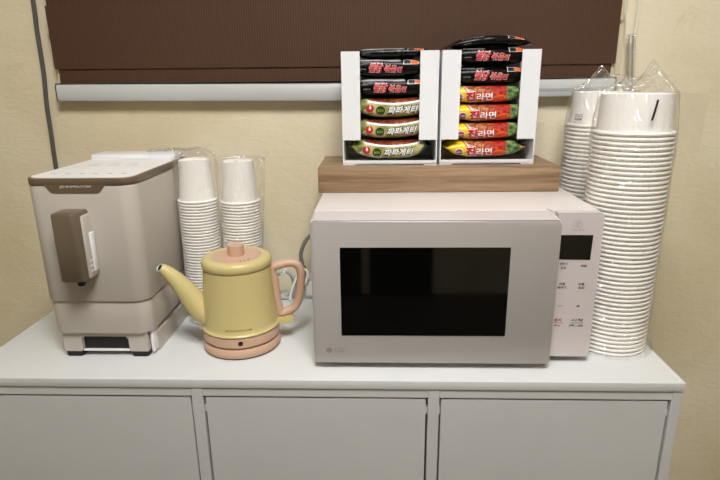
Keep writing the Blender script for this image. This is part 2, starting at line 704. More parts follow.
ONES = ['', 'first', 'second', 'third', 'fourth', 'fifth', 'sixth', 'seventh', 'eighth', 'ninth', 'tenth', 'eleventh',
        'twelfth', 'thirteenth', 'fourteenth', 'fifteenth', 'sixteenth', 'seventeenth', 'eighteenth', 'nineteenth']
TENS = {20: ('twentieth', 'twenty'), 30: ('thirtieth', 'thirty'), 40: ('fortieth', 'forty')}


def ordinal(n):
    if n < 20:
        return ONES[n]
    t = n//10*10
    return TENS[t][0] if n == t else TENS[t][1]+'-'+ONES[n-t]


# ------------------------------------------------------------------ the room
WY = 0.42                      # face of the wall behind the sideboard
RX0, RX1, RY0, RH = -2.3, 1.5, -2.3, 2.42


def plain_box(name, m, *a):
    return struct(link(name, box(nb(), *a), m, smooth=0))


plain_box('floor', 'floor', RX0, RX1, RY0, WY, -0.1, 0)
plain_box('ceiling', 'ceiling', RX0, RX1, RY0, WY, RH, RH+0.1)
plain_box('wall_back', 'wall', RX0-0.1, RX1+0.1, WY, WY+0.1, -0.1, RH+0.1)
plain_box('wall_left', 'wall', RX0-0.1, RX0, RY0, WY, -0.1, RH+0.1)
plain_box('wall_right', 'wall', RX1, RX1+0.1, RY0, WY, -0.1, RH+0.1)
plain_box('wall_front', 'wall', RX0-0.1, RX1+0.1, RY0-0.1, RY0, -0.1, RH+0.1)
d1 = struct(empty('unseen_dark_panels', (0, 0, 0)))  # unseen dark panels, added for the dark reflection in the microwave window
link('dark_panel', box(nb(), -1.55, -0.60, RY0+0.002, RY0+0.05, 0.002, 2.05, 0.003), 'darkpanel', d1)
link('dark_panel', box(nb(), -0.55, -0.17, RY0+0.002, RY0+0.05, 0.002, 2.05, 0.003), 'darkpanel', d1)
# a lighter polygon patch on the wall at the right
bm = nb()
prism_y(bm, [(0.085, 1.155), (0.20, 1.115), (0.205, 1.235), (0.11, 1.245), (0.08, 1.22)], WY-0.0006, WY-0.0001)
pm = mat('pale_wall_tone', (224, 213, 184), 0.75, bump=0.25, bscale=60, var=0.05, vscale=9)
struct(link('pale_wall_patch', bm, pm, smooth=0))

# ceiling lamp
lt = tag(empty('ceiling_light', (LAMP_POS[0], LAMP_POS[1], RH)), 'square ceiling light panel above the white sideboard', 'ceiling light')
bm = nb()
for a in ((-0.33, 0.33, -0.33, -0.30), (-0.33, 0.33, 0.30, 0.33), (-0.33, -0.30, -0.30, 0.30), (0.30, 0.33, -0.30, 0.30)):
    box(bm, *a, -0.05, -0.001)
link('frame', bm, 'card', lt, smooth=0)
link('diffuser', box(nb(), -0.298, 0.298, -0.298, 0.298, -0.045, -0.02), 'lamp', lt, smooth=0)

# ------------------------------------------------------------------ white sideboard
sb = tag(empty('sideboard', (-0.6, 0.2, 0)), 'long low white sideboard with three plain doors', 'sideboard')
SX, SY = 0.6, -0.2             # local -> world shift so parts can use worktop coordinates


def sbl(bm):
    for v in bm.verts:
        v.co.x += SX
        v.co.y += SY
    return bm


link('worktop', sbl(box(nb(), -1.2, 0, 0, 0.405, T-0.016, T, 0.001)), 'board', sb)
# carcass: sides, dividers, rails, back and bottom
bm = nb()
for x0, x1 in ((-1.1985, -1.180), (-0.8055, -0.7865), (-0.4110, -0.3925), (-0.0175, -0.0015)):
    box(bm, x0, x1, 0.0015, 0.40, 0.06, T-0.0175, 0.0008, 1)
for x0, x1 in ((-1.180, -0.8055), (-0.7865, -0.4110), (-0.3925, -0.0175)):
    box(bm, x0, x1, 0.0025, 0.05, T-0.0325, T-0.0175, 0.0006, 1)
    box(bm, x0, x1, 0.0025, 0.40, 0.06, 0.078)
    box(bm, x0, x1, 0.392, 0.40, 0.078, T-0.0175)
link('carcass', sbl(bm), 'door', sb)
for x in (-1.16, -0.61, -0.06):
    for y in (0.04, 0.36):
        link('foot', sbl(lathe(nb(), [(0.02, 0), (0.022, 0.005), (0.02, 0.06)], (x, y, 0), 16)), 'foot', sb)
for x0, x1 in ((-1.180, -0.8055), (-0.7865, -0.4110), (-0.3925, -0.0175)):
    g = 0.0032
    link('door', sbl(box(nb(), x0+g, x1-g, 0.0045, 0.0205, 0.082, T-0.0360, 0.0008, 1)), 'door', sb)
for x in (-0.8072, -0.7850, -0.4126, -0.3910, -0.0190):
    link('hinge_clip', sbl(box(nb(), x-0.0014, x+0.0014, 0.008, 0.016, T-0.066, T-0.054)), 'board', sb, smooth=0)

# ------------------------------------------------------------------ roller blind
BY = 0.402
bl = tag(empty('roller_blind', (-0.6, BY, T)), 'brown ribbed roller blind with a white bottom rail on the wall', 'blind')


def blv(bm):
    for v in bm.verts:
        v.co.x += 0.6
        v.co.y -= BY
    return bm


def band(z0l, z0r, z1l, z1r, y, t=0.0012, xl=-1.178, xr=-0.008):
    bm = nb()
    n = 24
    rings = []
    for i in range(n+1):
        f = i/n
        x = xl+(xr-xl)*f
        za, zb = z0l+(z0r-z0l)*f, z1l+(z1r-z1l)*f
        wob = 0.0006*math.sin(f*40)
        rings.append([(x, y-t+wob, za), (x, y+t+wob, za), (x, y+t+wob, zb), (x, y-t+wob, zb)])
    loft(bm, rings)
    return blv(bm)


link('front_fabric', band(0.502, 0.499, 0.6265, 0.621, 0.3975), 'blind', bl)
link('upper_fabric', band(0.618, 0.613, 1.2, 1.2, 0.4010, xl=-1.176, xr=-0.010), 'blind', bl)
link('lower_fabric', band(0.468, 0.468, 0.507, 0.504, 0.4010, xl=-1.172, xr=-0.0145), 'blind', bl)
for x, zs in ((-1.1815, (0.573, 0.601)), (-1.1745, (0.474, 0.4985)), (-0.005, (0.583, 0.622)), (-0.0125, (0.474, 0.499))):
    bm = nb()
    z = zs[0]
    while z < zs[1]:
        box(bm, x-0.005, x+0.005, 0.4045, 0.4055, z, z+0.0022)
        z += 0.0038
    box(bm, x-0.003, x+0.003, 0.4048, 0.4052, zs[0], zs[1])
    link('sheer_edge', blv(bm), 'sheer', bl, smooth=0)
link('tube_cover', blv(box(nb(), -1.19, 0.0, 0.36, 0.416, 1.2, 1.28, 0.006)), 'rail', bl)
# bottom rail, sloping slightly as in the photo
bm = nb()
prof = [(0.3935, 0.0), (0.3985, -0.0005), (0.411, 0.0), (0.413, 0.0042), (0.413, 0.030), (0.410, 0.0345), (0.400, 0.0352), (0.3945, 0.0335), (0.3915, 0.029), (0.3912, 0.005)]
loft(bm, [[(x, y, zo+z) for y, z in prof] for x, zo in ((-1.179, 0.4370), (-0.6, 0.4318), (-0.006, 0.4365))])
rl = link('bottom_rail', blv(bm), 'rail', bl)
bm = nb()
box(bm, -1.182, -0.003, 0.394, 0.409, 0.0, 0.0014)
for v in bm.verts:
    v.co.z += 0.4718 if v.co.x < -0.6 else 0.4718
link('rail_groove', blv(bm), 'railcap', rl, smooth=0)
for x, z in ((-1.180, 0.4365), (-0.0045, 0.436)):
    bm = nb()
    loft(bm, [[(x+d, y*1.0+(0.402-y)*(-0.05), z+zz*1.03) for y, zz in prof] for d in (-0.0012, 0.0012)])
    link('end_cap', blv(bm), 'railcap', rl, smooth=0)
bm = nb()
random.seed(2)
x = -0.195
while x < -0.055:
    wd = random.uniform(0.0012, 0.003)
    box(bm, x, x+wd, 0.3906, 0.3913, 0.4460, 0.4478)
    box(bm, x+0.0008, x+wd+0.0004, 0.3906, 0.3913, 0.4495, 0.4512)
    x += wd+random.uniform(0.0008, 0.002)
link('printed_strip', blv(bm), mat('blue_grey_print', (120, 132, 156), 0.5), rl, smooth=0)

# narrow cream frame strip beside the blind
struct(link('trim_1', box(nb(), -0.006, 0.010, 0.4125, WY, T+0.462, T+1.25, 0.001), 'sheer'))

# pull cord with its clear weight
pc = tag(empty('pull_cord', (0.016, 0.398, T+0.47)), 'white blind pull cord looped through a clear bar-shaped weight', 'cord')
px, py, pz = 0.016, 0.398, T+0.47


def shift(bm, dx, dy, dz):
    for v in bm.verts:
        v.co.x -= dx
        v.co.y -= dy
        v.co.z -= dz
    return bm


bm = nb()
tube(bm, smooth_path([(-0.004, 0.398, T+1.2), (-0.003, 0.398, T+0.66), (0.003, 0.398, T+0.59), (0.009, 0.398, T+0.552), (0.013, 0.398, T+0.548)]), 0.0013, 8)
tube(bm, smooth_path([(0.024, 0.398, T+1.2), (0.0255, 0.398, T+0.62), (0.0245, 0.398, T+0.57), (0.0225, 0.398, T+0.548), (0.019, 0.398, T+0.545)]), 0.0013, 8)
link('cord', shift(bm, px, py, pz), 'cord', pc)
bm = nb()
loft(bm, [[(cx+sx, 0.398+sy, z) for sx, sy in rrect(-0.0088, 0.0088, -0.005, 0.005, 0.003, 3)] for cx, z in ((0.0265, T+0.455), (0.022, T+0.51), (0.0172, T+0.556))])
wt = link('clear_weight', shift(bm, px, py, pz), 'weight', pc)
bm = nb()
for k in range(22):
    f = k/21
    for s in (-0.0042, 0.0042):
        c = (0.0262-0.0088*f+s, 0.398, T+0.461+0.090*f)
        lathe(bm, [(0.0004, -0.0019), (0.0022, -0.001), (0.0022, 0.001), (0.0004, 0.0019)], c, 8)
link('bead_chain', shift(bm, px, py, pz), 'wcore', wt)

# grey cable on the wall at the left
bm = nb()
tube(bm, smooth_path([(-1.2085, 0.4135, 1.32+T), (-1.206, 0.4135, 0.9+T), (-1.2105, 0.4135, 0.64+T), (-1.2128, 0.4135, 0.582+T), (-1.2135, 0.4135, 0.50+T), (-1.2185, 0.4135, 0.43+T), (-1.2195, 0.4135, 0.374+T), (-1.2215, 0.4135, 0.29+T), (-1.222, 0.4135, 0.1+T), (-1.222, 0.4135, 0.02)]), 0.0047, 10)
tag(link('wall_cable', bm, 'cable'), 'thick grey cable running down the wall left of the blind', 'cable')

# ------------------------------------------------------------------ microwave
MX, MY, MZ = -0.6014, 0.0374, T
mw = tag(empty('microwave', (-0.366, 0.22, T)), 'pinkish grey microwave oven with black window, in the middle of the sideboard', 'microwave')


def mwl(bm):
    return shift(bm, -0.366, 0.22, T)


def mtext(name, body, m, parent, cx, y, cz, **k):
    o = flat_text(name, body, m, parent, cx+0.366, y-0.22, cz-T, **k)
    return o


XR = -0.1325
bm = nb()
box(bm, -0.600, XR, 0.0830, 0.385, 0.012+T, 0.2655+T, 0.004, 3)
link('casing', mwl(bm), 'mwtop', mw)
for x in (-0.57, -0.165):
    for y in (0.11, 0.35):
        link('foot', mwl(lathe(nb(), [(0.010, 0), (0.012, 0.004), (0.012, 0.013)], (x, y, T), 16)), 'foot', mw)
# door: thick slab with a sloping top lip and rounded upper corners
bm = nb()
x0, x1, z0, z1 = -0.6014, -0.2062, 0.0112+T, 0.2612+T


def rect_ring(y, d, ztop):
    pts = rrect(x0+d, x1-d, z0+d, ztop-d, (0.004, 0.004, 0.009, 0.009), 6)
    return [(a, y, b) for a, b in pts]


loft(bm, [rect_ring(0.0406, 0.0006, z1), rect_ring(0.0412, 0, z1), rect_ring(0.060, 0, z1+0.0022), rect_ring(0.0820, 0, z1+0.0042)])
dr = link('door', mwl(bm), 'mw', mw, smooth=30)
bm = nb()
loft(bm, [rect_ring(0.0374, 0.0016, z1-0.0010), rect_ring(0.0378, 0.0010, z1-0.0010), rect_ring(0.0389, 0.0008, z1-0.0010), rect_ring(0.0400, 0.0008, z1-0.0010)])
link('front_plate', mwl(bm), 'mwdoor', dr, smooth=30)
link('plate_gap', mwl(prism_y(nb(), rrect(x0+0.002, x1-0.002, z0+0.002, z1-0.0014, (0.003, 0.003, 0.007, 0.007), 5), 0.0399, 0.0407)), 'gap', dr, smooth=0)
link('window_glass', mwl(prism_y(nb(), rrect(-0.5540, -0.2838, 0.0635+T, 0.2165+T, 0.0015, 3), 0.0366, 0.0374)), 'glass', dr, smooth=0)
# badge: ring with lettering
bm = nb()
prism_y(bm, disc_pts(-0.5755, 0.0357+T, 0.0052, 0.0052, 24), 0.0369, 0.0375)
bg = link('badge', mwl(bm), 'badge', dr, smooth=0)
mtext('lettering', 'LG', 'badge', dr, -0.5582, 0.0373, 0.0360+T, height=0.0088, width=0.0155)
# control panel
bm = nb()
prism_y(bm, rrect(-0.2048, XR, 0.012+T, 0.2655+T, (0.002, 0.004, 0.006, 0.002), 5), 0.0648, 0.0828)
cp = link('control_panel', mwl(bm), 'mw', mw, smooth=30)
bm = nb()
prism_y(bm, [(-0.2165, 0.0), (-0.2152, 0.0), (-0.2152, 0.0006), (-0.2165, 0.0006)], 0.070, 0.095)
for v in bm.verts:
    v.co.z += T+0.2651
    v.co.x += (0.095-v.co.y)*0.30
link('seam', mwl(bm), 'gap', mw, smooth=0)
link('display', mwl(prism_y(nb(), [(-0.2045, 0.1880+T), (-0.1480, 0.1870+T), (-0.1472, 0.2288+T), (-0.2045, 0.2290+T)], 0.0641, 0.0650)), 'disp', cp, smooth=0)
bm = nb()
for k, (rx, rz, cx, cz) in enumerate(((0.0052, 0.0052, -0.1752, 0.2480), (0.0042, 0.0048, -0.1705, 0.2460), (0.0022, 0.0022, -0.1742, 0.2485))):
    tube(bm, [(cx+rx*math.cos(a), 0.0646, cz+T+rz*math.sin(a)) for a in [2*math.pi*i/24 for i in range(24)]], 0.00035, 5, closed=True)
link('dial_symbol', mwl(bm), 'inkpale', cp, smooth=0)
mtext('lettering', '스마트 인버터', 'inkpale', cp, -0.1735, 0.0647, 0.2375+T, width=0.020, height=0.0028)
for body, cx, cz, wd in (('쿡 데우기', -0.1925, 0.1800, 0.018), ('조리', -0.1900, 0.1730, 0.009), ('해동', -0.1570, 0.1765, 0.010),
                         ('자동', -0.1890, 0.1450, 0.010), ('데우기', -0.1890, 0.1385, 0.014), ('수동', -0.1575, 0.1445, 0.010), ('조리', -0.1575, 0.1380, 0.010),
                         ('—', -0.1885, 0.1055, 0.008), ('+', -0.1590, 0.1055, 0.006)):
    mtext('lettering', body, 'ink', cp, cx, 0.0647, cz+T, width=wd, height=0.0046 if len(body) > 1 else (0.0007 if body == '—' else 0.005), bold=0.012)
mtext('red_lettering', '정지', 'inkred', cp, -0.1905, 0.0647, 0.0800+T, width=0.012, height=0.0055, bold=0.02)
mtext('lettering', '시작', 'ink', cp, -0.1580, 0.0647, 0.0800+T, width=0.020, height=0.0050, bold=0.01)
mtext('lettering', '취소', 'ink', cp, -0.1905, 0.0647, 0.0700+T, width=0.010, height=0.0038, bold=0.01)
mtext('lettering', '선택 / +30초', 'ink', cp, -0.1590, 0.0647, 0.0700+T, width=0.024, height=0.0040, bold=0.01)
link('red_rule', mwl(box(nb(), -0.2005, -0.1805, 0.0645, 0.0649, 0.0745+T, 0.0753+T)), 'inkred', cp, smooth=0)
link('grey_rule', mwl(box(nb(), -0.1690, -0.1480, 0.0645, 0.0649, 0.0745+T, 0.0751+T)), 'ink', cp, smooth=0)

# ------------------------------------------------------------------ wooden riser on the microwave
RZ = 0.2660
rs = link('wooden_riser', box(nb(), -0.2275, 0.2275, -0.084, 0.084, 0, 0.048, 0.0012), 'wood')
rs.location = (-0.3805, 0.3180, RZ+T)
rs.rotation_euler = (0, 0, math.radians(0.6))
tag(rs, 'oak coloured wooden riser block lying on top of the microwave', 'wooden block')
NZ = RZ+0.048+T+0.0004

# ------------------------------------------------------------------ display boxes with noodle packs
BW, BD, BH = 0.180, 0.112, 0.2085


def display_box(label, loc, rz):
    t = tag(empty('display_box', loc, rz), label, 'display box', 'white cardboard boxes of noodle packs')
    th = 0.0022
    h = BW/2
    bm = nb()
    box(bm, -h, h, 0, BD, 0.0015, 0.0040)
    box(bm, -h, -h+th, 0, BD, 0, BH)
    box(bm, h-th, h, 0, BD, 0, BH)
    box(bm, -h+th, h-th, BD-th, BD, 0.0040, BH)
    link('tray', bm, 'card', t, smooth=0)
    bm = nb()
    box(bm, -h+th, h-th, 0, th, 0.0015, 0.0090)
    for s in (-1, 1):
        box(bm, *sorted((s*(h-th), s*(h-0.024))), 0, th, 0, 0.0015)
    link('front_lip', bm, 'card', t, smooth=0)
    for s in (-1, 1):
        link('front_flap', box(nb(), *sorted((s*(h-th), s*(h-0.0345))), 0, th, 0.0478, BH), 'card', t, smooth=0)
    return t


def pack_shape(hw, hh, hd, bend, fin=0.10, nn=3.4):
    def H(s):
        a = abs(s)
        if a > 1-fin:
            return 0.0010
        return 0.0010+(hh-0.0010)*max(0.0, 1-(a/(1-fin))**4.2)**0.6

    def D(s):
        return hd*(1-0.10*abs(s)**3)

    def Z(s):
        return bend*s*s

    def front(x, z):
        s = x/hw
        h = H(s)
        q = min(0.999, abs(z-Z(s))/h)
        return -D(s)*(1-q**nn)**(1/nn)
    return H, D, Z, front


def pack_mesh(hw, hh, hd, bend, fin=0.10, seed=0):
    H, D, Z, front = pack_shape(hw, hh, hd, bend, fin)
    bm = nb()
    ns, na = 56, 28
    rings = []
    for i in range(ns+1):
        s = -1+2*i/ns
        h, d = H(s), D(s)
        zig = 0.0012*math.sin(i*2.2) if abs(s) > 1-fin*0.8 else 0
        r = []
        for j in range(na):
            a = 2*math.pi*j/na
            c, sn = math.cos(a), math.sin(a)
            e = 2/3.4
            y = d*math.copysign(abs(c)**e, c)
            z = h*math.copysign(abs(sn)**e, sn)+Z(s)+zig
            x = s*hw
            k = 0.0012*noise.noise(Vector((x*40+seed, y*40, z*60)))
            r.append((x, y, z + (k if h > 0.004 else 0)))
        rings.append(r)
    loft(bm, rings)
    return bm


def on_pack(bm, front, cx, cz, tilt=0.0, lift=0.0006):
    """wrap flat lettering or a print onto the bulged front of a pack"""
    bmesh.ops.subdivide_edges(bm, edges=[e for e in bm.edges if e.calc_length() > 0.006], cuts=2, use_grid_fill=False)
    bmesh.ops.triangulate(bm, faces=bm.faces)
    for v in bm.verts:
        x, z = v.co.x+cx, v.co.z+cz+tilt*v.co.x
        v.co = (x, front(x, z)-lift, z)
    return bm


def flat_poly(pts):
    bm = nb()
    c = (sum(p[0] for p in pts)/len(pts), sum(p[1] for p in pts)/len(pts))
    vc = bm.verts.new((c[0], 0, c[1]))
    vs = [bm.verts.new((x, 0, z)) for x, z in pts]
    for i in range(len(vs)):
        bm.faces.new((vc, vs[i], vs[(i+1) % len(vs)]))
    return bm


def outlined(parent, front, body, cx, cz, wd, ht, m_in, m_out, tilt=0.0, bold=0.03, fat=0.09, shear=0.0, lift=0.0006):
    bm = text_mesh(body, wd, ht, fat, shear)
    link('lettering_outline', on_pack(bm, front, cx, cz, tilt, lift), m_out, parent, smooth=0)
    bm = text_mesh(body, wd*0.965, ht*0.88, bold, shear)
    link('lettering', on_pack(bm, front, cx, cz, tilt, lift+0.0005), m_in, parent, smooth=0)


def green_pack(hh, bend):
    hw = 0.0798
    t = empty('noodle_pack', (0, 0, 0))
    link('wrapper', pack_mesh(hw, hh, 0.050, bend, seed=3), 'green', t, smooth=60)
    f = pack_shape(hw, hh, 0.050, bend)[3]
    outlined(t, f, '짜파게티', 0.0175, -0.0034, 0.0600, 0.0165, 'white', 'black', 0.04, 0.030, 0.11, 0.3)
    link('round_emblem', on_pack(flat_poly(disc_pts(0, 0, 0.0086, 0.0084)), f, -0.0245, -0.0040, 0, 0.0006), 'dkgreen', t, smooth=0)
    outlined(t, f, '올리브', -0.0245, -0.0040, 0.0120, 0.0060, 'lime', 'dkgreen', 0, 0.02, 0.05, 0, 0.0009)
    link('red_emblem', on_pack(flat_poly(disc_pts(0, 0, 0.0074, 0.0072)), f, -0.0445, 0.0006, 0, 0.0006), 'red', t, smooth=0)
    link('white_drop', on_pack(flat_poly([(0, 0.0052), (0.0016, 0.001), (0.0022, -0.001), (0.0016, -0.003), (0, -0.0036), (-0.0016, -0.003), (-0.0022, -0.001), (-0.0016, 0.001)]), f, -0.0437, 0.0024, 0, 0.0010), 'white', t, smooth=0)
    link('red_lettering', on_pack(text_mesh('농심', 0.009, 0.0036, 0.02), f, -0.0440, -0.0090, 0, 0.0006), 'red', t, smooth=0)
    link('cream_flash', on_pack(flat_poly([(-0.070, -0.010), (-0.053, -0.0005), (-0.0495, -0.0110)]), f, 0, 0, 0, 0.0004), 'cream', t, smooth=0)
    return t


def yellow_pack(hh, bend):
    hw = 0.0798
    t = empty('noodle_pack', (0, 0, 0))
    link('wrapper', pack_mesh(hw, hh, 0.050, bend, seed=9), 'gold', t, smooth=60)
    f = pack_shape(hw, hh, 0.050, bend)[3]
    outlined(t, f, '진', -0.0290, -0.0034, 0.0190, 0.0195, 'red', 'white', 0.0, 0.05, 0.12)
    outlined(t, f, '라면', -0.0030, -0.0040, 0.0310, 0.0160, 'white', 'red', 0.03, 0.02, 0.10)
    link('round_emblem', on_pack(flat_poly(disc_pts(0, 0, 0.0082, 0.0078)), f, -0.0505, -0.0056, 0, 0.0006), 'white', t, smooth=0)
    link('emblem_band', on_pack(flat_poly(disc_pts(0, 0, 0.0070, 0.0066)), f, -0.0505, -0.0056, 0, 0.0010), 'purple', t, smooth=0)
    link('emblem_lettering', on_pack(text_mesh('오뚜기', 0.0115, 0.0036, 0.02), f, -0.0505, -0.0052, 0, 0.0014), 'white', t, smooth=0)
    link('orange_oval', on_pack(flat_poly(disc_pts(0, 0, 0.0125, 0.0064)), f, 0.0240, -0.0068, 0.15, 0.0006), 'orange', t, smooth=0)
    link('oval_lettering', on_pack(text_mesh('매운맛', 0.0180, 0.0062, 0.03), f, 0.0240, -0.0068, 0.15, 0.0010), 'red', t, smooth=0)
    return t


def black_pack(hh, bend, seam, dx=0.0):
    hw = 0.0798
    t = empty('noodle_pack', (0, 0, 0))
    link('wrapper', pack_mesh(hw, hh, 0.050, bend, seed=14), 'blackhighlight' if seam else 'blackpack', t, smooth=60)
    f = pack_shape(hw, hh, 0.050, bend)[3]
    outlined(t, f, '불닭', -0.0200+dx, -0.0002, 0.0270, 0.0185, 'crimson', 'pink', -0.06, 0.012, 0.055, 0.25)
    outlined(t, f, '볶음', 0.0065+dx, -0.0020, 0.0240, 0.0140, 'crimson', 'pink', -0.06, 0.008, 0.05, 0.25)
    outlined(t, f, '면', 0.0235+dx, -0.0034, 0.0110, 0.0105, 'crimson', 'pink', -0.06, 0.006, 0.045, 0.25)
    link('small_lettering', on_pack(text_mesh('HOT CHICKEN FLAVOR RAMEN', 0.0400, 0.0024, 0.01), f, -0.0330, 0.0118 if not seam else 0.0090, 0, 0.0006), 'inkpale', t, smooth=0)
    link('side_lettering', on_pack(text_mesh('SAMYANG', 0.0130, 0.0022, 0.01), f, -0.0460+dx*0.5, -0.0030, 0, 0.0006), 'inkpale', t, smooth=0)
    z = 0.0098
    link('label_border', on_pack(flat_poly([(0.030, z-0.0042), (0.060, z-0.0036), (0.060, z+0.0036), (0.0305, z+0.0040)]), f, 0, 0, 0, 0.0005), 'white', t, smooth=0)
    link('label_patch', on_pack(flat_poly([(0.044, z-0.0030), (0.0594, z-0.0030), (0.0594, z+0.0030), (0.043, z+0.0030)]), f, 0, 0, 0, 0.0010), 'orange', t, smooth=0)
    link('label_patch', on_pack(flat_poly([(0.0310, z-0.0034), (0.0435, z-0.0030), (0.0425, z+0.0034), (0.0315, z+0.0034)]), f, 0, 0, 0, 0.0010), 'black', t, smooth=0)
    return t


GB, YB = 'green noodle packs in the left box', 'yellow noodle packs in the right box'
b1 = ((-0.4710, 0.2600, NZ), math.radians(-1.0))
b2 = ((-0.2853, 0.2640, NZ), math.radians(1.2))
display_box('white cardboard box holding green and black noodle packs, left on the wooden riser', *b1)
display_box('white cardboard box holding yellow and black noodle packs, right on the wooden riser', *b2)


def put(o, bx, x, z, label, group, ry=0.0, y=0.0555):
    loc, rz = bx
    c, s = math.cos(rz), math.sin(rz)
    o.location = (loc[0]+x*c-y*s, loc[1]+x*s+y*c, loc[2]+z)
    o.rotation_euler = (0, ry, rz)
    tag(o, label, 'noodle pack', group)
    return o


gp = green_pack(0.0190, 0.009)
put(gp, b1, 0.0, 0.0275, 'green noodle pack at the bottom of the left box', GB)
put(copy_tree(gp), b1, 0.0055, 0.0675, 'green noodle pack in the left box, middle one of three green packs', GB, math.radians(-2))
put(copy_tree(gp), b1, 0.0070, 0.1065, 'green noodle pack in the left box, topmost green one under the black packs', GB, math.radians(-1))
kp = black_pack(0.0170, 0.002, True, 0.0)
put(kp, b1, 0.003, 0.1440, 'black noodle pack lying directly on the green packs in the left box', 'black noodle packs in the left box')
put(copy_tree(kp), b1, -0.0055, 0.1795, 'black noodle pack in the left box, middle one of three black packs', 'black noodle packs in the left box', 0.01)
put(copy_tree(kp), b1, 0.002, 0.2060, 'black noodle pack at the top of the left box', 'black noodle packs in the left box', -0.01)
o = [x for x in bpy.data.objects if x.get('label') == 'black noodle pack at the top of the left box'][0]
o.scale.z = 0.5


def hide_front_print(o):
    # this pack is pushed over, so its front lettering does not show
    for c in list(o.children):
        if c.name.split('.')[0] in ('lettering', 'lettering_outline'):
            bpy.data.objects.remove(c)


hide_front_print(o)
yp = yellow_pack(0.0168, 0.004)
put(yp, b2, -0.001, 0.0275, 'yellow and red noodle pack at the bottom of the right box', YB)
put(copy_tree(yp), b2, 0.001, 0.0615, 'yellow and red noodle pack second from the bottom of the right box', YB, math.radians(-1))
put(copy_tree(yp), b2, 0.003, 0.0955, 'yellow and red noodle pack third from the bottom of the right box', YB)
put(copy_tree(yp), b2, -0.0055, 0.1295, 'topmost yellow and red noodle pack, under the black packs of the right box', YB)
kq = black_pack(0.0166, 0.002, False, 0.004)
put(kq, b2, 0.001, 0.1640, 'black noodle pack lying directly on the yellow packs in the right box', 'black noodle packs in the right box')
put(copy_tree(kq), b2, 0.002, 0.1985, 'black noodle pack in the right box, middle one of three black packs', 'black noodle packs in the right box')
o = copy_tree(kq)
put(o, b2, 0.000, 0.2262, 'black noodle pack tilted on the very top of the right box', 'black noodle packs in the right box', math.radians(-3), 0.058)
o.rotation_euler = (math.radians(1), math.radians(-1.5), b2[1])
o.scale.z = 0.6
hide_front_print(o)
for c in o.children:           # its ends sag over the box flaps
    c.data = c.data.copy()
    for v in c.data.vertices:
        v.co.z -= 0.017*(v.co.x/0.08)**2

# ------------------------------------------------------------------ coffee machine
cx0, cx1, cyf, cyb = -1.0710, -0.8890, 0.0650, 0.3350
CO = (-0.970, 0.20, T)
cm = tag(empty('coffee_machine', CO), 'beige automatic coffee machine with brown trim at the left end of the sideboard', 'coffee machine')


def cml(bm):
    return shift(bm, *CO)


bm = nb()
prism_z(bm, rrect(cx0, cx1, cyf, cyb, (0.026, 0.026, 0.02, 0.02), 10), 0.110+T, 0.3135+T, 0.003)
body = link('upper_body', cml(bm), 'coffee', cm, smooth=30)
bm = nb()
prism_z(bm, rrect(cx0+0.002, cx1-0.003, cyf+0.004, cyb, (0.024, 0.024, 0.02, 0.02), 10), 0.0485+T, 0.110+T, 0.0015)
link('lower_body', cml(bm), 'coffee', cm, smooth=30)
# rim with the dipped badge on the front
bm = nb()
prism_z(bm, rrect(cx0-0.0005, cx1+0.0005, cyf-0.0006, cyb, (0.0265, 0.0265, 0.02, 0.02), 10), 0.3135+T, 0.3250+T, 0.0012)
rim = link('rim', cml(bm), 'brown', cm, smooth=30)
bm = nb()
prism_y(bm, [(-1.034, 0.3145+T), (-1.0255, 0.3035+T), (-1.023, 0.3015+T), (-1.020, 0.3008+T), (-0.948, 0.3008+T), (-0.945, 0.3015+T), (-0.9425, 0.3035+T), (-0.934, 0.3145+T)], 0.0640, 0.0665)
link('badge_plate', cml(bm), 'brown', rim, smooth=0)
flat_text('lettering', 'JENNIFEROOM', 'silver', rim, -0.983-CO[0], 0.0638-CO[1], 0.3108, width=0.052, height=0.0052, bold=0.01)
# top panel
bm = nb()
prism_z(bm, rrect(cx0+0.005, cx1-0.005, cyf+0.004, 0.300, (0.022, 0.022, 0.004, 0.004), 10), 0.3245+T, 0.3262+T)
tp = link('top_panel', cml(bm), 'ctop', cm, smooth=30)
link('panel_seam', cml(box(nb(), cx0+0.008, cx1-0.006, 0.1650, 0.1665, 0.3260+T, 0.3265+T)), 'cwhite', tp, smooth=0)
random.seed(8)
for k in range(6):
    x = cx0+0.028+k*0.024
    bm = nb()
    for q in range(3):
        box(bm, x+q*0.003, x+q*0.003+0.0018, 0.103+random.uniform(-0.002, 0.002), 0.107, 0.3262+T, 0.3264+T)
    link('touch_symbol', cml(bm), 'inkpale', tp, smooth=0)
for k in range(3):
    bm = nb()
    box(bm, cx0+0.04+k*0.036, cx0+0.062+k*0.036, 0.200, 0.2015, 0.3262+T, 0.3264+T)
    box(bm, cx0+0.044+k*0.036, cx0+0.058+k*0.036, 0.216, 0.2172, 0.3262+T, 0.3264+T)
    link('touch_symbol', cml(bm), 'inkpale', tp, smooth=0)
# raised white lid at the back
bm = nb()
box(bm, cx0+0.006, cx1-0.006, 0.2780, 0.3330, 0.3250+T, 0.3365+T, 0.003)
ld = link('bean_lid', cml(bm), 'cwhite', cm)
link('lid_grip', cml(box(nb(), -1.004, -0.948, 0.2765, 0.2790, 0.3275+T, 0.3335+T, 0.001)), 'ctop', ld)
